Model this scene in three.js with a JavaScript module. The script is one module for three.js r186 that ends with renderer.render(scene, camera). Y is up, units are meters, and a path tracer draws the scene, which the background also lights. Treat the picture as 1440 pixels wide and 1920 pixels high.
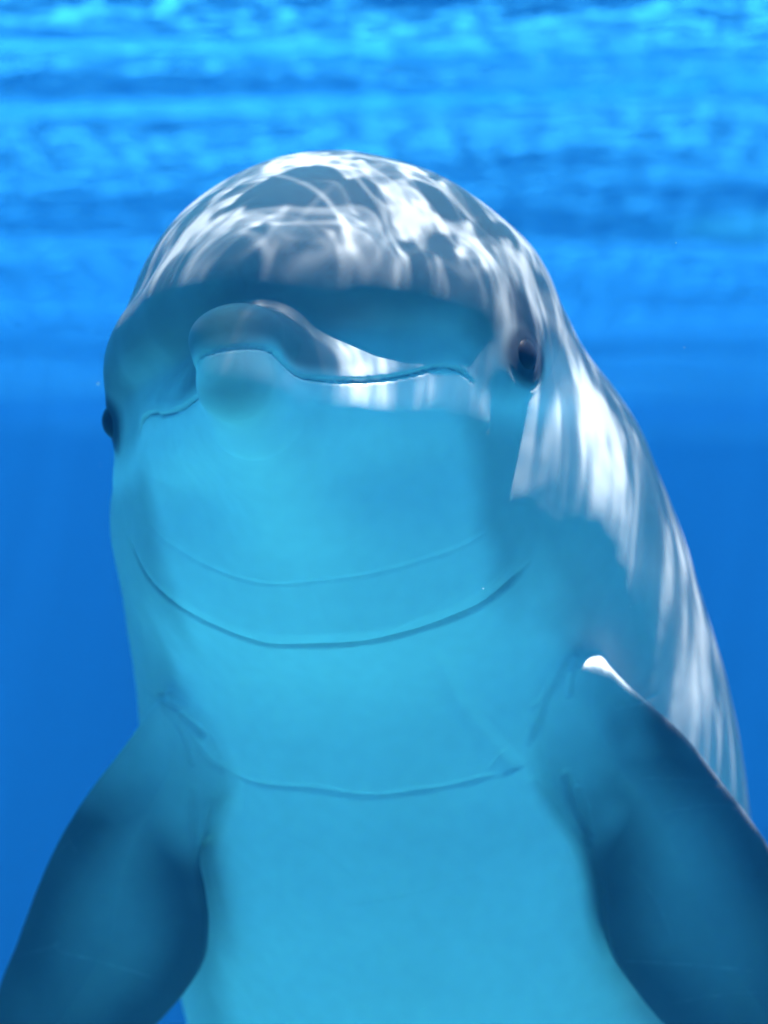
import * as THREE from 'three';
import { createNoise2D, createNoise3D } from 'simplex-noise';

// ---------------------------------------------------------------- camera, sky, sun, exposure
const PX = 0.00036, DIST = 1.5;                       // metres per photo pixel in the plane z = 0, and the camera's distance from it
const scene = new THREE.Scene();
const camera = new THREE.PerspectiveCamera(2 * Math.atan(960 * PX / DIST) * 180 / Math.PI, 0.75, 0.05, 200);
camera.position.set(0, 0, DIST);
camera.lookAt(0, 0, 0);
camera.focus = 1.34;
camera.userData.fStop = 4.4;

const renderer = new THREE.WebGLRenderer({ antialias: true });
renderer.setSize(768, 1024);
renderer.toneMapping = THREE.LinearToneMapping;
renderer.toneMappingExposure = 7.6;
renderer.shadowMap.enabled = true;

const SUN_DIR = new THREE.Vector3(0.19, 1, -0.13).normalize();
{ // clear blue summer sky
  const W = 256, H = 128, d = new Float32Array(W * H * 4);
  for (let j = 0; j < H; j++) {
    const el = ((j + 0.5) / H - 0.5) * Math.PI, s = Math.max(0, Math.sin(el)), h = Math.pow(1 - s, 3);
    for (let i = 0; i < W; i++) {
      const az = ((i + 0.5) / W - 0.5) * 2 * Math.PI;
      const c = Math.cos(el) * Math.cos(az) * SUN_DIR.x + Math.sin(el) * SUN_DIR.y + Math.cos(el) * Math.sin(az) * SUN_DIR.z;
      const g = 1 + 0.35 * Math.pow(Math.max(0, c), 6), o = (j * W + i) * 4;
      d[o] = 0.026 * g; d[o + 1] = 0.23 * g; d[o + 2] = 0.35 * g; d[o + 3] = 1;
    }
  }
  const t = new THREE.DataTexture(d, W, H, THREE.RGBAFormat, THREE.FloatType);
  t.mapping = THREE.EquirectangularReflectionMapping; t.magFilter = THREE.LinearFilter; t.needsUpdate = true;
  scene.background = t; scene.environment = t;
}
const sun = new THREE.DirectionalLight(new THREE.Color(1, 0.965, 0.91), 5);
sun.position.copy(SUN_DIR).multiplyScalar(20);
sun.castShadow = true; sun.shadow.radius = 0.85;   // the sun's disc, narrowed by the water
sun.shadow.camera.left = -14; sun.shadow.camera.right = 14; sun.shadow.camera.top = 14; sun.shadow.camera.bottom = -14; sun.shadow.camera.far = 60;
sun.shadow.mapSize.set(4096, 4096);
scene.add(sun, sun.target);

scene.fog = new THREE.FogExp2(new THREE.Color().setRGB(0.012, 0.27, 0.95), 0.09);   // the blue of the water itself

// ---------------------------------------------------------------- helpers
function mulberry(a) { return () => { a |= 0; a = a + 0x6D2B79F5 | 0; let t = Math.imul(a ^ a >>> 15, 1 | a); t = t + Math.imul(t ^ t >>> 7, 61 | t) ^ t; return ((t ^ t >>> 14) >>> 0) / 4294967296; }; }
const rnd = mulberry(20240611);
const noise3 = createNoise3D(mulberry(7)), noise2 = createNoise2D(mulberry(11));
const clamp = (x, a = 0, b = 1) => x < a ? a : x > b ? b : x;
const sstep = (a, b, x) => { const t = clamp((x - a) / (b - a)); return t * t * (3 - 2 * t); };
const lerp = (a, b, t) => a + (b - a) * t;
const at = (px, py, z) => { const k = PX * (DIST - z) / DIST; return [(px - 720) * k, (960 - py) * k, z]; };   // a place in the world for a pixel and a depth
function smin(a, b, k) { const h = k - Math.abs(a - b); return h > 0 ? Math.min(a, b) - h * h * 0.25 / k : Math.min(a, b); }
function smax(a, b, k) { return -smin(-a, -b, k); }
function table(pts) {                                   // smooth (Catmull-Rom) curve through [x, y] pairs
  const n = pts.length, N = 512, x0 = pts[0][0], x1 = pts[n - 1][0], out = new Float64Array(N + 1);
  const m = pts.map((p, i) => { const a = pts[Math.max(0, i - 1)], b = pts[Math.min(n - 1, i + 1)]; return (b[1] - a[1]) / (b[0] - a[0]); });
  for (let i = 0, s = 0; i <= N; i++) {
    const x = lerp(x0, x1, i / N); while (s < n - 2 && x > pts[s + 1][0]) s++;
    const h = pts[s + 1][0] - pts[s][0], t = (x - pts[s][0]) / h, t2 = t * t, t3 = t2 * t;
    out[i] = (2 * t3 - 3 * t2 + 1) * pts[s][1] + (t3 - 2 * t2 + t) * h * m[s] + (-2 * t3 + 3 * t2) * pts[s + 1][1] + (t3 - t2) * h * m[s + 1];
  }
  return (x) => { const f = clamp((x - x0) / (x1 - x0)) * N, i = Math.min(N - 1, f | 0); return out[i] + (out[i + 1] - out[i]) * (f - i); };
}

// ---------------------------------------------------------------- the pool: walls, floor, water surface
const CAUSTIC_SHIFT = [0.8397, 0.6017];                                  // shifts the painted caustics so bright patches fall on the dolphin
const WATER_Y = 0.75, FLOOR_Y = -2.9, DEEP_Y = -7, X0 = -9, X1 = 9, Z0 = -20, Z1 = 3.2;
{
  const paint = new THREE.MeshStandardMaterial({ roughness: 0.75, color: new THREE.Color().setRGB(0.07, 0.76, 0.86) });
  const wallPaint = new THREE.MeshStandardMaterial({ roughness: 0.75, color: new THREE.Color().setRGB(0.004, 0.11, 0.31) });
  const slab = (name, w, h, d, x, y, z, m) => { const o = new THREE.Mesh(new THREE.BoxGeometry(w, h, d), m); o.name = name; o.position.set(x, y, z); o.userData.kind = 'structure'; o.receiveShadow = o.castShadow = true; scene.add(o); };
  const top = WATER_Y + 0.35, hh = top - DEEP_Y, cy = (top + DEEP_Y) / 2, T = 0.3;
  const prof = new THREE.Shape([[Z1 + T, FLOOR_Y], [-9.6, FLOOR_Y], [-11.4, DEEP_Y], [Z0 - T, DEEP_Y], [Z0 - T, DEEP_Y - T], [-11.6, DEEP_Y - T], [-9.8, FLOOR_Y - T], [Z1 + T, FLOOR_Y - T]].map(([z, y]) => new THREE.Vector2(z, y)));
  const fg = new THREE.ExtrudeGeometry(prof, { depth: X1 - X0, bevelEnabled: false }); fg.rotateY(-Math.PI / 2); fg.translate(X1, 0, 0);
  const fo = new THREE.Mesh(fg, paint); fo.name = 'pool_floor'; fo.userData.kind = 'structure'; fo.receiveShadow = fo.castShadow = true; scene.add(fo);
  slab('pool_wall', X1 - X0 + 2 * T, hh, T, 0, cy, Z0 - T / 2, wallPaint);
  slab('pool_wall_001', X1 - X0 + 2 * T, hh, T, 0, cy, Z1 + T / 2, new THREE.MeshStandardMaterial({ roughness: 0.8, color: new THREE.Color().setRGB(0.02, 0.12, 0.17) }));   // the dim wall of the viewing gallery
  slab('pool_wall_002', T, hh, Z1 - Z0, X0 - T / 2, cy, (Z0 + Z1) / 2, wallPaint);
  slab('pool_wall_003', T, hh, Z1 - Z0, X1 + T / 2, cy, (Z0 + Z1) / 2, wallPaint);
}
{ // painted caustics: an opacity pattern from periodic short waves that shapes the sunlight
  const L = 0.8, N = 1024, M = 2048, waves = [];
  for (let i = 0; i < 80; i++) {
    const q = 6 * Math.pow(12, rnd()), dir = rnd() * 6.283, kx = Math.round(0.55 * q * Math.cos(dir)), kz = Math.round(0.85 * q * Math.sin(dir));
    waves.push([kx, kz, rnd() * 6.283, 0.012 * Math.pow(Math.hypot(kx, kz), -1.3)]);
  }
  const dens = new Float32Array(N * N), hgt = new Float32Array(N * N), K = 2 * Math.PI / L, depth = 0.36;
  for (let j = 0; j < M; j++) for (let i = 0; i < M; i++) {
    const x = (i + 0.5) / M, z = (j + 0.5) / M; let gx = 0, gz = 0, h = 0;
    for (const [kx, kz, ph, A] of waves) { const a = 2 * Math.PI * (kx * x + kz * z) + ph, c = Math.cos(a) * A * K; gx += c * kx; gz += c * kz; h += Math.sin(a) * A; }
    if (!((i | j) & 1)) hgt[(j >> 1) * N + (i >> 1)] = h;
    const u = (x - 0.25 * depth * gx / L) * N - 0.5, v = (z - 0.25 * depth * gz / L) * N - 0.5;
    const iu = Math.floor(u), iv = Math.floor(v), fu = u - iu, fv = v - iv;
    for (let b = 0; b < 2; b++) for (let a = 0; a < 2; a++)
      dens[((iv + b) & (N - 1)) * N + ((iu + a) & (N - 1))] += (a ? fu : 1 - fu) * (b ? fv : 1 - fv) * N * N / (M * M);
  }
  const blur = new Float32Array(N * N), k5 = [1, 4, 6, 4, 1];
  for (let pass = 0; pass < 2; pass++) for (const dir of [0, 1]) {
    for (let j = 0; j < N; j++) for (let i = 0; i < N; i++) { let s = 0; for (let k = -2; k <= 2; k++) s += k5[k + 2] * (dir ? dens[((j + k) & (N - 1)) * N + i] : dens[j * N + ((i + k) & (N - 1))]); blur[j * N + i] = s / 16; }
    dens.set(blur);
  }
  // broad brighter and dimmer bands painted over the caustics, which repeat twice within them
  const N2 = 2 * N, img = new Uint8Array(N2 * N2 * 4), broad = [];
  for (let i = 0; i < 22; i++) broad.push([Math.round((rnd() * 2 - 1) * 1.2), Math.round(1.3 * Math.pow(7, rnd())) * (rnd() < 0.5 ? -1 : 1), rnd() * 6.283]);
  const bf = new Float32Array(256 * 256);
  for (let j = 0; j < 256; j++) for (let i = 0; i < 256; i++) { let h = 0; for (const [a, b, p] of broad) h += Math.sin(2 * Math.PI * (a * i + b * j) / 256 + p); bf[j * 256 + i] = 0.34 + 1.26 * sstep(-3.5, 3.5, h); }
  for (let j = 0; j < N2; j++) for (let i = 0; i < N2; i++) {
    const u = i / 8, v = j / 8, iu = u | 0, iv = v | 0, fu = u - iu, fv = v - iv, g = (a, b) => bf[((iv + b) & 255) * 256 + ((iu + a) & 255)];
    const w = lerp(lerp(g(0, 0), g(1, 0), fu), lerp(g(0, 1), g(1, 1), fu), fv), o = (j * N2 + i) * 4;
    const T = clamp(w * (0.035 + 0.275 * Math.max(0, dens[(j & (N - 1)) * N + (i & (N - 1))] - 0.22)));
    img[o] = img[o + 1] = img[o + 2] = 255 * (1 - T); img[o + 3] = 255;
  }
  const tex = new THREE.DataTexture(img, N2, N2); tex.wrapS = tex.wrapT = THREE.RepeatWrapping; tex.offset.set(CAUSTIC_SHIFT[0], CAUSTIC_SHIFT[1]); tex.magFilter = THREE.LinearFilter; tex.needsUpdate = true;
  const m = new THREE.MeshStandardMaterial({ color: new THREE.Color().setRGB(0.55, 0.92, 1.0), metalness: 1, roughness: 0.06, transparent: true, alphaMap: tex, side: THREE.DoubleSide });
  // the surface itself: a swell of longer waves in real relief, the grid finer near the camera
  const NX = 420, NZ = 700, pos = new Float32Array((NX + 1) * (NZ + 1) * 3), uv = new Float32Array((NX + 1) * (NZ + 1) * 2), idx = [];
  const swell = [];
  for (let i = 0; i < 40; i++) { const lam = 1.0 * Math.pow(7, rnd()), dir = (rnd() * 2 - 1) * 0.2 + Math.PI / 2; swell.push([Math.cos(dir) * 6.283 / lam, Math.sin(dir) * 6.283 / lam, rnd() * 6.283, 0.0032 * lam]); }
  for (let j = 0; j <= NZ; j++) for (let i = 0; i <= NX; i++) {
    const s = i / NX * 2 - 1, x = X1 * (0.35 * s + 0.65 * s * s * s), t = j / NZ, z = Z1 - (Z1 - Z0) * (0.45 * t + 0.55 * t * t), o = j * (NX + 1) + i;
    let h = 0; for (const [a, b, p, A] of swell) h += A * Math.sin(a * x + b * z + p);
    pos.set([x, WATER_Y + h, z], o * 3); uv.set([x / (2 * L), z / (2 * L)], o * 2);
    if (i < NX && j < NZ) idx.push(o, o + 1, o + NX + 1, o + 1, o + NX + 2, o + NX + 1);
  }
  const g = new THREE.BufferGeometry();
  g.setAttribute('position', new THREE.BufferAttribute(pos, 3)); g.setAttribute('uv', new THREE.BufferAttribute(uv, 2)); g.setIndex(idx); g.computeVertexNormals();
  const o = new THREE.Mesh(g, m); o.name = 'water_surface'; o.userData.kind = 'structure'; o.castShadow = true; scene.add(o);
}

// ---------------------------------------------------------------- the dolphin: one distance field, meshed as one skin
const yaw = 10 * Math.PI / 180, roll = 8.5 * Math.PI / 180;
const HO = [-0.045, 0.084, 0.0];
const Fv = [-Math.sin(yaw), 0, Math.cos(yaw)];
const r0 = [Math.cos(yaw), 0, Math.sin(yaw)];
const Rv = [r0[0] * Math.cos(roll), Math.sin(roll), r0[2] * Math.cos(roll)];
const Uv = [Fv[1] * Rv[2] - Fv[2] * Rv[1], Fv[2] * Rv[0] - Fv[0] * Rv[2], Fv[0] * Rv[1] - Fv[1] * Rv[0]];
const headWorld = (a, b, c) => [0, 1, 2].map((i) => HO[i] + a * Rv[i] + b * Uv[i] + c * Fv[i]);

// trunk: sections across a fixed axis W, their centres and radii smooth along it
const spine = [  // photo x, photo y, depth, radius
  [650, 690, -0.03, 0.120], [690, 850, -0.10, 0.186], [738, 1010, -0.15, 0.2045], [779, 1180, -0.19, 0.2165], [811, 1360, -0.225, 0.229], [835, 1510, -0.26, 0.236], [905, 1920, -0.36, 0.236],
].map(([x, y, z, r]) => [...at(x, y, z), r]);
const A1 = spine[1], A6 = spine[6];
let W = [A6[0] - A1[0], A6[1] - A1[1], A6[2] - A1[2]]; { const l = Math.hypot(...W); W = W.map((x) => x / l); }
const belly0 = [Math.sin(-12 * Math.PI / 180), 0, Math.cos(-12 * Math.PI / 180)];
let Bv; { const d = belly0[0] * W[0] + belly0[1] * W[1] + belly0[2] * W[2]; Bv = belly0.map((x, i) => x - d * W[i]); const l = Math.hypot(...Bv); Bv = Bv.map((x) => x / l); }   // towards the belly
const Sv = [Bv[1] * W[2] - Bv[2] * W[1], Bv[2] * W[0] - Bv[0] * W[2], Bv[0] * W[1] - Bv[1] * W[0]];
if (Sv[0] < 0) for (let i = 0; i < 3; i++) Sv[i] = -Sv[i];                                                                     // towards the right of the picture
const toTrunk = (p) => { const x = p[0] - A1[0], y = p[1] - A1[1], z = p[2] - A1[2]; return [x * W[0] + y * W[1] + z * W[2], x * Sv[0] + y * Sv[1] + z * Sv[2], x * Bv[0] + y * Bv[1] + z * Bv[2]]; };
const fromTrunk = (t, s, b) => [0, 1, 2].map((i) => A1[i] + t * W[i] + s * Sv[i] + b * Bv[i]);
const tc = spine.map((p) => [...toTrunk(p), p[3]]);
const tEnd = tc[6][0];
// towards the tail, beyond the photograph
const tailT = [[0.25, 0.22, 0.24], [0.55, 0.175, 0.205], [0.85, 0.115, 0.15], [1.1, 0.062, 0.095], [1.3, 0.028, 0.055], [1.42, 0.015, 0.03]];
const sx = tc[6][1], sb = tc[6][2];
const cS = table([...tc.map((p) => [p[0], p[1]]), ...tailT.map((q) => [tEnd + q[0], sx + 0.02 * q[0]])]);
const cB = table([...tc.map((p) => [p[0], p[2]]), ...tailT.map((q) => [tEnd + q[0], sb + 0.10 * q[0] * q[0]])]);
const rS = table([...tc.map((p) => [p[0], p[3]]), ...tailT.map((q) => [tEnd + q[0], q[1]])]);
const rB = table([...tc.map((p) => [p[0], p[3]]), ...tailT.map((q) => [tEnd + q[0], q[2]])]);
const T0 = tc[0][0], T1 = tEnd + 1.42;

// flat fins: an outline in a plane of their own, lens-shaped across
function fin(outline, origin, e1, e2, thick, bend = 0) {
  const n = new THREE.Vector3(...e1).cross(new THREE.Vector3(...e2)).normalize().toArray();
  const P = [], cr = new THREE.CatmullRomCurve3(outline.map((q) => new THREE.Vector3(q[0], q[1], 0)), true, 'centripetal').getPoints(outline.length * 5);
  for (const q of cr.slice(0, -1)) P.push(q.x, q.y);
  const N = P.length / 2; let bx0 = 1e9, bx1 = -1e9, by0 = 1e9, by1 = -1e9;
  for (let i = 0; i < N; i++) { bx0 = Math.min(bx0, P[2 * i]); bx1 = Math.max(bx1, P[2 * i]); by0 = Math.min(by0, P[2 * i + 1]); by1 = Math.max(by1, P[2 * i + 1]); }
  const f = (X, Y, Z) => {
    X -= origin[0]; Y -= origin[1]; Z -= origin[2];
    const u = X * e1[0] + Y * e1[1] + Z * e1[2], v = X * e2[0] + Y * e2[1] + Z * e2[2];
    let w = X * n[0] + Y * n[1] + Z * n[2];
    const far = Math.hypot(Math.max(bx0 - u, u - bx1, 0), Math.max(by0 - v, v - by1, 0), Math.max(0, Math.abs(w) - thick * 1.5));
    if (far > 0.07) return far;
    if (bend) w -= bend * (u - bx0) * (u - bx0);
    let d = 1e9, s = 1;
    for (let i = 0, j = N - 1; i < N; j = i++) {
      const ax = P[2 * i], ay = P[2 * i + 1], ex = P[2 * j] - ax, ey = P[2 * j + 1] - ay, wx = u - ax, wy = v - ay, h = clamp((wx * ex + wy * ey) / (ex * ex + ey * ey)), qx = wx - ex * h, qy = wy - ey * h;
      d = Math.min(d, qx * qx + qy * qy);
      const c1 = v >= ay, c2 = v < P[2 * j + 1], c3 = ex * wy > ey * wx;
      if ((c1 && c2 && c3) || (!c1 && !c2 && !c3)) s = -s;
    }
    d = s * Math.sqrt(d);
    const r = 0.0035, t = 0.003 + (thick - 0.003) * Math.pow(clamp(-d / 0.07), 0.62), dw = Math.abs(w) - t, d2 = d + r;
    return (d2 > 0 && dw > 0 ? Math.hypot(d2, dw) : Math.max(d2, dw)) - r * 0.6;
  };
  f.rim = (u, v) => { let d = 1e9; for (let i = 0; i < N; i++) d = Math.min(d, (u - P[2 * i]) ** 2 + (v - P[2 * i + 1]) ** 2); return Math.sqrt(d); };
  f.local = (X, Y, Z) => { X -= origin[0]; Y -= origin[1]; Z -= origin[2]; return [X * e1[0] + Y * e1[1] + Z * e1[2], X * e2[0] + Y * e2[1] + Z * e2[2], X * n[0] + Y * n[1] + Z * n[2]]; };
  return f;
}
// outline drawn as photo pixels, cut with the flipper's own plane through a root point
function flipper(pix, root, normal, bend) {
  const n = new THREE.Vector3(...normal).normalize(), o = new THREE.Vector3(...root), cam = new THREE.Vector3(0, 0, DIST);
  const pts = pix.map(([x, y]) => { const d = new THREE.Vector3(...at(x, y, 0)).sub(cam); return d.multiplyScalar(o.clone().sub(cam).dot(n) / d.dot(n)).add(cam); });
  const tip = pts.reduce((a, b) => (b.distanceTo(o) > a.distanceTo(o) ? b : a)), e1 = tip.clone().sub(o).normalize(), e2 = n.clone().cross(e1).normalize();
  return fin(pts.map((p) => { const q = p.clone().sub(o); return [q.dot(e1), q.dot(e2)]; }), root, e1.toArray(), e2.toArray(), 0.019, bend);
}
const flipR = flipper([[1055, 1250], [1112, 1236], [1180, 1282], [1260, 1352], [1340, 1445], [1400, 1525], [1450, 1600], [1510, 1720], [1560, 1840], [1590, 1960], [1600, 2060], [1580, 2130], [1530, 2140], [1430, 2080], [1320, 1990], [1240, 1920], [1190, 1860], [1150, 1800], [1130, 1730], [1118, 1650], [1095, 1580], [1040, 1500], [1010, 1400], [1020, 1290]],
  at(1080, 1400, -0.012), [0.20, -0.20, 1], 0);
const flipL = flipper([[320, 1310], [300, 1308], [250, 1370], [190, 1450], [140, 1520], [100, 1590], [60, 1690], [30, 1770], [0, 1850], [-30, 1950], [-50, 2050], [-30, 2130], [40, 2120], [140, 2050], [230, 1985], [300, 1920], [350, 1860], [384, 1800], [391, 1740], [384, 1680], [374, 1610], [400, 1530], [430, 1450], [400, 1360]],
  at(360, 1440, -0.06), [-0.25, -0.25, 1], 0);
const dorsal = (() => { const o = fromTrunk(tEnd + 0.12, sx, sb - 0.19); return fin([[-0.16, -0.06], [-0.06, 0.06], [0.06, 0.17], [0.2, 0.22], [0.17, 0.12], [0.17, 0.03], [0.2, -0.06]], o, W, Bv.map((x) => -x), 0.02); })();
const fluke = (() => { const o = fromTrunk(T1 - 0.1, sx + 0.03, sb + 0.19); return fin([[-0.1, 0], [0.0, 0.12], [0.1, 0.27], [0.22, 0.34], [0.2, 0.2], [0.17, 0.08], [0.14, 0], [0.17, -0.08], [0.2, -0.2], [0.22, -0.34], [0.1, -0.27], [0.0, -0.12]], o, W, Sv, 0.018); })();

const ell = (x, y, z, cx, cy, cz, rx, ry, rz) => { x = (x - cx); y = (y - cy); z = (z - cz); const k0 = Math.hypot(x / rx, y / ry, z / rz), k1 = Math.hypot(x / (rx * rx), y / (ry * ry), z / (rz * rz)); return k1 < 1e-6 ? -Math.min(rx, ry, rz) : k0 * (k0 - 1) / k1; };
function cap(x, y, z, ax, ay, az, bx, by, bz, ra, rb) { const ux = bx - ax, uy = by - ay, uz = bz - az, h = clamp(((x - ax) * ux + (y - ay) * uy + (z - az) * uz) / (ux * ux + uy * uy + uz * uz)); return Math.hypot(x - ax - ux * h, y - ay - uy * h, z - az - uz * h) - lerp(ra, rb, h); }
// jaws: elliptic sections along c with a rounded tip
function jaw(a, b, c, c0, c1, b0, b1, w0, w1, h0, h1, pw) {
  const t = clamp((c - c0) / (c1 - c0)), tt = Math.pow(t, pw), w = lerp(w0, w1, tt), h = lerp(h0, h1, t), y = b - lerp(b0, b1, t);
  const over = c > c1 ? (c - c1) / (w1 * 0.95) : c < c0 ? (c0 - c) / 0.03 : 0, k = Math.hypot(a / w, y / h, over);
  return (k - 1) * Math.min(w, h);
}
const mouth = table([[0.02, -0.032], [0.064, -0.028], [0.075, -0.0195], [0.083, -0.0115], [0.092, -0.0085], [0.102, -0.009], [0.116, -0.0115], [0.14, -0.0135], [0.165, -0.0138], [0.19, -0.012], [0.205, -0.008], [0.225, 0.001], [0.24, 0.006], [0.25, 0.0075], [0.28, 0.0075]]);
function head(a, b, c) {
  const A = Math.abs(a);
  let d = ell(a, b, c, 0, -0.002, -0.03, 0.134, 0.158, 0.118);
  d = smin(d, ell(A, b, c, 0.070, -0.036, -0.02, 0.066, 0.060, 0.076), 0.024);
  d = smin(d, cap(a, b, c, 0, -0.034, 0.195, 0, -0.080, 0.045, 0.020, 0.080), 0.04);
  d = smin(d, ell(a, b, c, 0, 0.047, 0.055, 0.078, 0.064, 0.130), 0.026);
  d = smin(d, ell(a, b, c, 0, 0.043, -0.01, 0.129, 0.050, 0.154), 0.015);
  d = smin(d, ell(a, b, c, 0, 0.078, 0.010, 0.094, 0.062, 0.112), 0.03);                   // the dome above it
  d = smin(d, cap(A, b, c, 0.055, 0.050, 0.110, 0.113, 0.026, 0.044, 0.021, 0.013), 0.032);                 // brow, down to the eye                 // melon
  d = smin(d, ell(A, b, c, 0.042, -0.085, 0.005, 0.066, 0.06, 0.085), 0.06);                  // throat and cheeks
  let up = jaw(a, b, c, 0.06, 0.216, 0.011, 0.0180, 0.054, 0.0285, 0.023, 0.0190, 0.75);
  up = smin(up, cap(A, b, c, 0.024, -0.002, 0.170, 0.089, 0.000, 0.062, 0.013, 0.016), 0.014);
  let lo = jaw(a, b, c, 0.03, 0.2345, -0.034, -0.0130, 0.090, 0.0205, 0.05, 0.0185, 0.8);
  lo = smin(lo, cap(A, b, c, 0.022, -0.026, 0.165, 0.080, -0.034, 0.052, 0.023, 0.031), 0.02);
  lo = smin(lo, ell(a, b, c, 0, -0.0125, 0.236, 0.0215, 0.0185, 0.0215), 0.006);
  d = smin(d, up, 0.012);
  d = smin(d, lo, 0.022);
  d = smin(d, ell(A, b, c, 0.112, -0.005, 0.022, 0.024, 0.028, 0.028), 0.022);            // the eye stands out a little
  return d;
}
const NAPE = at(725, 705, -0.09);
function field(X, Y, Z) {
  const x = X - HO[0], y = Y - HO[1], z = Z - HO[2];
  const a = x * Rv[0] + y * Rv[1] + z * Rv[2], b = x * Uv[0] + y * Uv[1] + z * Uv[2], c = x * Fv[0] + y * Fv[1] + z * Fv[2];
  const far = Math.hypot(a, b, c) - 0.32;
  const x1 = X - A1[0], y1 = Y - A1[1], z1 = Z - A1[2], t = x1 * W[0] + y1 * W[1] + z1 * W[2], tcl = clamp(t, T0, T1);
  const s = x1 * Sv[0] + y1 * Sv[1] + z1 * Sv[2] - cS(tcl), bb = x1 * Bv[0] + y1 * Bv[1] + z1 * Bv[2] - cB(tcl), rs = rS(tcl), rb = rB(tcl);
  const over = t < T0 ? (T0 - t) / 0.1 : t > T1 ? (t - T1) / 0.03 : 0;
  let d = (Math.hypot(s / rs, bb / rb, over) - 1) * Math.min(rs, rb) * 0.97;
  d = smin(d, Math.hypot(X - NAPE[0], Y - NAPE[1], Z - NAPE[2]) - 0.130, 0.05);
  if (far < 0.1) d = smin(d, head(a, b, c), 0.07);
  const fr = Y < 0.05 ? Math.min(flipR(X, Y, Z), flipL(X, Y, Z)) : 1;
  if (fr < 0.1) d = smin(d, fr, 0.017);
  if (Y < -0.3) d = smin(d, Math.min(dorsal(X, Y, Z), fluke(X, Y, Z)), 0.03);
  return d;
}

// grid: fine where the photograph looks, coarse towards the tail
const FINE = 0.0016;
function axis(lo, fa, fb, hi) {
  const mid = []; for (let v = fa; v <= fb; v += FINE) mid.push(v);
  const grow = (v, end, sgn) => { const o = []; let h = FINE; while (sgn * (end - v) > 0) { h = Math.min(h * 1.12, 0.014); v += sgn * h; o.push(v); } return o; };
  return Float64Array.from([...grow(fa, lo, -1).reverse(), ...mid, ...grow(mid[mid.length - 1], hi, 1)]);
}
const GX = axis(-0.42, -0.33, 0.32, 0.95), GY = axis(-2.25, -0.42, 0.27, 0.30), GZ = axis(-1.9, -0.32, 0.28, 0.30);
function meshField() {
  const nx = GX.length, ny = GY.length, nz = GZ.length, B = 4, verts = [], cellOf = new Map(), edges = [], val = new Float64Array(125);
  const id = (i, j, k) => (k * ny + j) * nx + i;
  const scan = (i0, j0, k0, size) => {
    const i1 = Math.min(i0 + size, nx - 1), j1 = Math.min(j0 + size, ny - 1), k1 = Math.min(k0 + size, nz - 1);
    if (i1 <= i0 || j1 <= j0 || k1 <= k0) return;
    const half = 0.5 * Math.hypot(GX[i1] - GX[i0], GY[j1] - GY[j0], GZ[k1] - GZ[k0]);
    if (Math.abs(field((GX[i0] + GX[i1]) / 2, (GY[j0] + GY[j1]) / 2, (GZ[k0] + GZ[k1]) / 2)) > half * 1.25 + 0.002) return;
    if (size > B) { const h = size / 2; for (let c = 0; c < 8; c++) scan(i0 + (c & 1) * h, j0 + (c >> 1 & 1) * h, k0 + (c >> 2) * h, h); return; }
    for (let k = k0, n = 0; k <= k0 + B; k++) for (let j = j0; j <= j0 + B; j++) for (let i = i0; i <= i0 + B; i++, n++) val[n] = i < nx && j < ny && k < nz ? field(GX[i], GY[j], GZ[k]) : 1;
    for (let k = 0; k < B; k++) for (let j = 0; j < B; j++) for (let i = 0; i < B; i++) {
      const o = (k * 5 + j) * 5 + i; let inside = 0;
      for (let c = 0; c < 8; c++) if (val[o + (c & 1) + (c >> 1 & 1) * 5 + (c >> 2) * 25] < 0) inside++;
      const I = i0 + i, J = j0 + j, K = k0 + k, v0 = val[o];
      if (I >= nx - 1 || J >= ny - 1 || K >= nz - 1) continue;
      if (v0 < 0 !== val[o + 1] < 0) edges.push(0, I, J, K, v0 < 0 ? 1 : 0);
      if (v0 < 0 !== val[o + 5] < 0) edges.push(1, I, J, K, v0 < 0 ? 1 : 0);
      if (v0 < 0 !== val[o + 25] < 0) edges.push(2, I, J, K, v0 < 0 ? 1 : 0);
      if (inside === 0 || inside === 8) continue;
      let sx = 0, sy = 0, sz = 0, n = 0;
      for (let e = 0; e < 12; e++) {
        const ax = e >> 2, q = e & 3, c0 = ax === 0 ? [0, q & 1, q >> 1] : ax === 1 ? [q & 1, 0, q >> 1] : [q & 1, q >> 1, 0], p0 = o + c0[0] + c0[1] * 5 + c0[2] * 25, p1 = p0 + [1, 5, 25][ax];
        if (val[p0] < 0 === val[p1] < 0) continue;
        const f = val[p0] / (val[p0] - val[p1]);
        sx += c0[0] + (ax === 0 ? f : 0); sy += c0[1] + (ax === 1 ? f : 0); sz += c0[2] + (ax === 2 ? f : 0); n++;
      }
      const put = (G, q, s) => G[q] + (G[q + 1] - G[q]) * s / n;
      cellOf.set(id(I, J, K), verts.length / 3);
      verts.push(put(GX, I, sx), put(GY, J, sy), put(GZ, K, sz));
    }
  };
  const S = 64;
  for (let k = 0; k < nz; k += S) for (let j = 0; j < ny; j += S) for (let i = 0; i < nx; i += S) scan(i, j, k, S);
  const index = [], lost = { n: 0 };
  for (let e = 0; e < edges.length; e += 5) {
    const [ax, I, J, K, out] = [edges[e], edges[e + 1], edges[e + 2], edges[e + 3], edges[e + 4]];
    const q = ax === 0 ? [[0, -1, -1], [0, 0, -1], [0, 0, 0], [0, -1, 0]] : ax === 1 ? [[-1, 0, -1], [-1, 0, 0], [0, 0, 0], [0, 0, -1]] : [[-1, -1, 0], [0, -1, 0], [0, 0, 0], [-1, 0, 0]];
    const v = q.map(([a, b, c]) => cellOf.get(id(I + a, J + b, K + c)));
    if (v.some((x) => x === undefined)) { lost.n++; continue; }
    if (out) index.push(v[0], v[1], v[2], v[0], v[2], v[3]); else index.push(v[0], v[2], v[1], v[0], v[3], v[2]);
  }
  if (lost.n) console.log('lost quads', lost.n);
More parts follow.
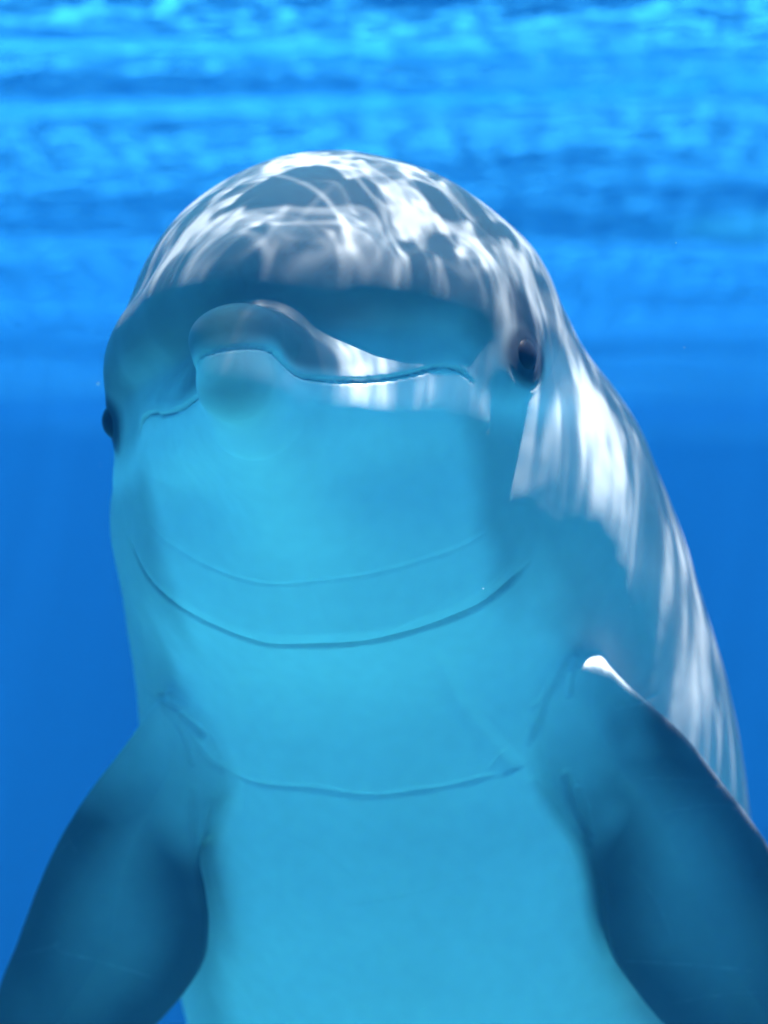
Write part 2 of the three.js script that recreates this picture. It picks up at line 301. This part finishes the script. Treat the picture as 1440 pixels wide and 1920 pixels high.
  return { verts: Float32Array.from(verts), index };
}
const grad = (x, y, z, e = 0.0006) => { const a = field(x + e, y - e, z - e), b = field(x - e, y - e, z + e), c = field(x - e, y + e, z - e), d = field(x + e, y + e, z + e), k = 1 / (4 * e); return [(a - b - c + d) * k, (-a - b + c + d) * k, (-a + b - c + d) * k]; };

// a ray through a photo pixel meets the skin here (used to lay the folds on the skin)
function skinAt(px, py) {
  const d = new THREE.Vector3(...at(px, py, 0)).sub(new THREE.Vector3(0, 0, DIST)).normalize(); let s = 1.0;
  for (let i = 0; i < 200; i++) { const f = field(d.x * s, d.y * s, DIST + d.z * s); if (f < 0.0003) break; s += f * 0.8; if (s > 3) return null; }
  return [d.x * s, d.y * s, DIST + d.z * s];
}
function fold(pix, depth, width, lip = 0, mark = 0, n = 10) {      // a fold: 3-D points along the skin, pressed in; lip > 0 lets the skin above it swell
  const pts = new THREE.SplineCurve(pix.map(([x, y]) => new THREE.Vector2(x, y))).getPoints(pix.length * n).map((q) => skinAt(q.x, q.y)).filter(Boolean);
  const lo = [1e9, 1e9, 1e9], hi = [-1e9, -1e9, -1e9], m = Math.max(width * 4, lip ? 0.08 : 0);
  for (const p of pts) for (let i = 0; i < 3; i++) { lo[i] = Math.min(lo[i], p[i] - m); hi[i] = Math.max(hi[i], p[i] + m); }
  return { pts, lo, hi, depth, width, lip, mark };
}
const folds = [
  fold([[228, 985], [262, 1060], [305, 1115], [380, 1168], [480, 1206], [560, 1213], [700, 1204], [800, 1179], [900, 1136], [960, 1090], [1000, 1045]], 0.0046, 0.0018, 0.004),
  fold([[262, 960], [310, 1012], [390, 1062], [480, 1092], [560, 1094], [700, 1076], [850, 1031], [935, 985]], 0.0006, 0.0018),
  fold([[425, 1440], [480, 1470], [600, 1481], [690, 1493], [800, 1481], [880, 1466], [945, 1448]], 0.0020, 0.0019),
  fold([[815, 1225], [860, 1310], [905, 1375], [950, 1425]], 0.0016, 0.006),
  fold([[935, 1415], [952, 1432], [960, 1450]], 0.003, 0.007),
  fold([[290, 1300], [325, 1325], [365, 1362], [385, 1385]], 0.0030, 0.0024),
  fold([[330, 1330], [365, 1385], [395, 1425], [430, 1445]], 0.0014, 0.0026),
  fold([[362, 1470], [362, 1540], [370, 1600]], 0.0022, 0.0024),
  fold([[402, 1490], [396, 1540], [380, 1600]], 0.0014, 0.0026),
  fold([[1095, 1208], [1060, 1240], [1030, 1290], [1012, 1340], [985, 1400]], 0.0022, 0.0026),
  fold([[1056, 1440], [1072, 1490], [1092, 1545], [1103, 1590]], 0.0035, 0.0028),
  fold([[1000, 1455], [1040, 1510], [1082, 1565]], 0.0014, 0.004),
  fold([[300, 1318], [330, 1352], [352, 1395], [362, 1440]], 0.0016, 0.0020),
  fold([[268, 1290], [300, 1312], [340, 1330]], 0.0012, 0.0018),
  fold([[1085, 1222], [1072, 1262], [1066, 1310]], 0.0014, 0.0020),
  fold([[1062, 1262], [1020, 1310], [992, 1330]], 0.0010, 0.0022),
  fold([[1082, 1470], [1096, 1520], [1108, 1572]], 0.0022, 0.0020),
  fold([[440, 1450], [452, 1490], [455, 1530]], 0.0010, 0.0028),
  fold([[470, 1250], [462, 1310], [468, 1370]], 0.0007, 0.0050),
  // scratches of the viewing window, added to the skin as pale marks
  fold([[20, 1795], [90, 1778], [108, 1768], [112, 1785], [200, 1806], [330, 1846]], 0.0002, 0.0010, 0, 0.35),
  fold([[105, 1600], [150, 1560], [190, 1535]], 0.0002, 0.0009, 0, 0.25),
  fold([[120, 1560], [142, 1600]], 0.0002, 0.0009, 0, 0.25),
  fold([[1150, 1803], [1280, 1808], [1420, 1822]], 0.0002, 0.0010, 0, 0.35),
  fold([[1230, 1892], [1320, 1870], [1430, 1862]], 0.0002, 0.0009, 0, 0.25),
  fold([[1200, 1460], [1290, 1462], [1380, 1475]], 0.0002, 0.0009, 0, 0.25),
  fold([[1235, 1525], [1330, 1510], [1390, 1512]], 0.0002, 0.0009, 0, 0.22),
  fold([[1150, 1330], [1200, 1318], [1240, 1300]], 0.0002, 0.0009, 0, 0.25),
  fold([[1180, 1620], [1230, 1690], [1262, 1760]], 0.0002, 0.0010, 0, 0.2),
  fold([[640, 1700], [760, 1680], [900, 1640]], 0.0002, 0.0012, 0, -0.05),
  fold([[520, 1560], [620, 1610], [700, 1690]], 0.0002, 0.0012, 0, -0.04),
  fold([[430, 826], [462, 832], [500, 822]], 0.0010, 0.005),
];

const EYES = [1, -1].map((sgn) => { let A = 0.18; while (field(...headWorld(sgn * A, -0.004, 0.036)) > 0) A -= 0.0003; const p = headWorld(sgn * A, -0.004, 0.036), g = grad(...p), l = Math.hypot(...g); return { p, n: g.map((k) => k / l) }; });

const { verts, index } = meshField();
const nV = verts.length / 3, col = new Float32Array(nV * 3);
const white = [0.70, 0.74, 0.76], grey = [0.165, 0.185, 0.205], dark = [0.06, 0.075, 0.10];
const mix3 = (a, b, t) => [lerp(a[0], b[0], t), lerp(a[1], b[1], t), lerp(a[2], b[2], t)];
for (let v = 0; v < nV; v++) {
  let x = verts[3 * v], y = verts[3 * v + 1], z = verts[3 * v + 2], g;
  for (let i = 0; i < 2; i++) { const f = field(x, y, z); g = grad(x, y, z); const q = f / Math.max(0.05, g[0] * g[0] + g[1] * g[1] + g[2] * g[2]), lim = clamp(q, -0.004, 0.004); x -= lim * g[0]; y -= lim * g[1]; z -= lim * g[2]; }
  const gl = Math.hypot(...g), n = g.map((k) => k / gl);
  const hx = x - HO[0], hy = y - HO[1], hz = z - HO[2];
  const a = hx * Rv[0] + hy * Rv[1] + hz * Rv[2], b = hx * Uv[0] + hy * Uv[1] + hz * Uv[2], c = hx * Fv[0] + hy * Fv[1] + hz * Fv[2], A = Math.abs(a);
  let pale = 0, push = 0.0008 * noise3(x * 13, y * 13, z * 13) + 0.00010 * noise3(x * 43, y * 43, z * 43);
  // mouth: a groove, the upper lip a little proud of the lower
  if (c > 0.02 && b > -0.05 && b < 0.04 && A < 0.14) {
    const e = b - mouth(c), m = sstep(0.073, 0.086, c);
    push -= m * 0.0034 * Math.exp(-((e / 0.0009) ** 2));
    push += m * 0.0005 * Math.exp(-(((e - 0.005) / 0.004) ** 2)) + m * sstep(0.21, 0.18, c) * sstep(0.0002, 0.0016, e) * 0.0005 * Math.exp(-Math.max(0, e) / 0.007);
  }
  for (const F of folds) {
    if (x < F.lo[0] || y < F.lo[1] || z < F.lo[2] || x > F.hi[0] || y > F.hi[1] || z > F.hi[2]) continue;
    let d = 1e9, best = 0, along = 0; const P = F.pts;
    for (let i = 0; i + 1 < P.length; i++) {
      const p = P[i], q = P[i + 1], ux = q[0] - p[0], uy = q[1] - p[1], uz = q[2] - p[2], h = clamp(((x - p[0]) * ux + (y - p[1]) * uy + (z - p[2]) * uz) / (ux * ux + uy * uy + uz * uz + 1e-12));
      const dd = (x - p[0] - ux * h) ** 2 + (y - p[1] - uy * h) ** 2 + (z - p[2] - uz * h) ** 2;
      if (dd < d) { d = dd; best = y - p[1] - uy * h; along = (i + h) / (P.length - 1); }
    }
    d = Math.sqrt(d); const ends = sstep(0, 0.15, along) * sstep(1, 0.85, along);
    const vary = 1 + 0.45 * noise3(x * 28, y * 28, z * 28);
    if (F.mark) pale += F.mark * ends * (0.6 + 0.6 * noise3(x * 90, y * 90, z * 90)) * Math.exp(-((d / F.width) ** 2));
    push -= ends * F.depth * (0.55 + 0.5 * vary) * Math.exp(-((d / (F.width * (0.6 + 0.4 * vary))) ** 2));
    if (F.lip && best > 0) push += ends * F.lip * Math.exp(-d / 0.024) * sstep(0.002, 0.016, d);
  }
  for (const E of EYES) {                                            // lids: a shallow socket with a raised rim, a fold under it
    const dx = x - E.p[0], dy = y - E.p[1], dz = z - E.p[2], q = Math.hypot(dx, dy, dz); if (q > 0.05) continue;
    const down = -(dx * Uv[0] + dy * Uv[1] + dz * Uv[2]) / Math.max(q, 1e-6);
    push += 0.0003 * Math.exp(-(((q - 0.0125) / 0.0026) ** 2)) - 0.0003 * sstep(0.011, 0.006, q) - 0.0006 * Math.exp(-(((q - 0.0215) / 0.0013) ** 2)) * sstep(0.2, 0.7, down);
  }
  x += n[0] * push; y += n[1] * push; z += n[2] * push;
  verts[3 * v] = x; verts[3 * v + 1] = y; verts[3 * v + 2] = z;
  // pigment: grey back and forehead, white throat and belly, dark flippers and eye patches
  const [t, s, bb] = toTrunk([x, y, z]), ang = Math.abs(Math.atan2(s - cS(clamp(t, T0, T1)), bb - cB(clamp(t, T0, T1)))) * 180 / Math.PI;
  const wob = 4 * noise3(x * 6, y * 6, z * 6) + 2 * noise3(x * 21, y * 21, z * 21);
  let c3 = mix3(white, [0.40, 0.44, 0.47], sstep(35, 46, ang + wob)); c3 = mix3(c3, grey, sstep(58, 108, ang + wob));
  const hw = sstep(-0.06, 0.02, c * 0.8 + b * 0.35 + 0.02);         // share of the head's own pattern
  const up = b - (mouth(c));
  let h3 = mix3(white, [0.36, 0.42, 0.46], sstep(-0.012, 0.012, up + 0.0008 * wob)); h3 = mix3(h3, grey, sstep(0.012, 0.048, up + 0.002 * wob));
  h3 = mix3(h3, [0.40, 0.44, 0.47], sstep(0.095, 0.117, A + 0.0015 * wob) * sstep(0.0, -0.03, up));
  h3 = mix3(h3, grey, sstep(0.13, 0.19, c) * sstep(0.0, 0.012, up));
  { const tip = sstep(0.042, 0.006, Math.hypot(a * 1.1, (b + 0.010) * 1.1, (c - 0.243) * 0.8) + 0.0006 * wob) * sstep(0.001, -0.003, up); h3 = mix3(h3, mix3([0.16, 0.17, 0.15], [0.50, 0.44, 0.35], sstep(-0.018, -0.004, b + 0.0005 * wob)), 0.7 * tip); }  // beige jaw tip; sunlit cream top and darker underside painted in
  h3 = mix3(h3, [0.28, 0.26, 0.22], 0.7 * sstep(0.022, 0.236, c - 0.02) * sstep(0.03, 0.0, Math.hypot(a, c - 0.245)) * sstep(0.0, 0.003, up));
  c3 = mix3(c3, h3, hw);
  const ex = Math.hypot((c - 0.035) / 0.021, (b + 0.004) / 0.020), ey = Math.hypot((c - 0.027) / 0.020, (b - 0.018) / 0.034);
  if (A > 0.08) c3 = mix3(c3, [0.032, 0.042, 0.060], Math.max(sstep(1.3, 0.75, ex), 0.85 * sstep(1.35, 0.45, ey)));
  if (y < 0.05) for (const [F, root] of [[flipR, 0.02], [flipL, 0.02]]) {
    const d = F(x, y, z); if (d > 0.03) continue;
    const [u, w] = F.local(x, y, z);
    const midPale = sstep(0.006, 0.060, F.rim(u, w)) * sstep(0.34, 0.0, u) + 0.10 * noise3(x * 13, y * 9, z * 13), root3 = sstep(0.07, -0.02, u + 0.008 * wob);  // flipper's own pigment: paler inside the rim, darker towards the tip
    const f3 = mix3(dark, [0.30, 0.36, 0.40], clamp(Math.max(0.85 * midPale, root3)));
    c3 = mix3(c3, f3, sstep(0.016, 0.0, d) * sstep(-0.06, 0.02, u));
  }
  c3 = c3.map((q) => q * (1 + pale));
  const mott = 1 + 0.025 * noise3(x * 60, y * 60, z * 60) + 0.025 * noise3(x * 11 + 5, y * 11, z * 11);
  col[3 * v] = c3[0] * mott; col[3 * v + 1] = c3[1] * mott; col[3 * v + 2] = c3[2] * mott;
}
const dolphin = new THREE.Group(); dolphin.name = 'dolphin';
const DC = fromTrunk(tEnd, sx, sb); dolphin.position.set(...DC);
dolphin.userData = { label: 'grey dolphin with a white belly hanging upright in the water, facing the viewer', category: 'dolphin' };
scene.add(dolphin);
{
  const g = new THREE.BufferGeometry();
  for (let v = 0; v < nV; v++) for (let i = 0; i < 3; i++) verts[3 * v + i] -= DC[i];
  g.setAttribute('position', new THREE.BufferAttribute(verts, 3)); g.setAttribute('color', new THREE.BufferAttribute(col, 3)); g.setIndex(index); g.computeVertexNormals();
  const m = new THREE.MeshPhysicalMaterial({ vertexColors: true, roughness: 0.42, specularIntensity: 0.18, ior: 1.4 });
  const o = new THREE.Mesh(g, m); o.name = 'body'; o.castShadow = o.receiveShadow = true; dolphin.add(o);
  const eyeM = new THREE.MeshPhysicalMaterial({ color: new THREE.Color().setRGB(0.008, 0.010, 0.018), roughness: 0.4, specularIntensity: 0.15, ior: 1.4 });
  const eyeG = new THREE.SphereGeometry(0.0125, 40, 28); eyeG.scale(0.95, 1.05, 1.15);
  for (const E of EYES) {
    const e = new THREE.Mesh(eyeG, eyeM); e.name = 'eye'; e.position.set(E.p[0] - E.n[0] * 0.0078 - DC[0], E.p[1] - E.n[1] * 0.0078 - DC[1], E.p[2] - E.n[2] * 0.0078 - DC[2]);
    e.quaternion.setFromRotationMatrix(new THREE.Matrix4().makeBasis(new THREE.Vector3(...Rv), new THREE.Vector3(...Uv), new THREE.Vector3(...Fv)));
    e.castShadow = e.receiveShadow = true; dolphin.add(e);
  }
  console.log('skin', nV, 'vertices', index.length / 3, 'triangles');
}

{
  const g = new THREE.IcosahedronGeometry(1, 1), m = new THREE.MeshStandardMaterial({ color: new THREE.Color().setRGB(0.75, 0.78, 0.78), roughness: 0.8 });
  const n = 160, o = new THREE.InstancedMesh(g, m, n), M4 = new THREE.Matrix4();
  for (let i = 0; i < n; i++) { const r = 0.0002 + 0.0004 * rnd() * rnd(); M4.makeScale(r, r * (0.6 + 0.8 * rnd()), r); M4.setPosition((rnd() - 0.5) * 1.2, (rnd() - 0.5) * 1.1, 0.75 - rnd() * 1.9); o.setMatrixAt(i, M4); }
  o.name = 'floating_specks'; o.userData = { kind: 'stuff', label: 'tiny pale specks adrift in the blue water', category: 'specks' }; scene.add(o);
}

renderer.render(scene, camera);
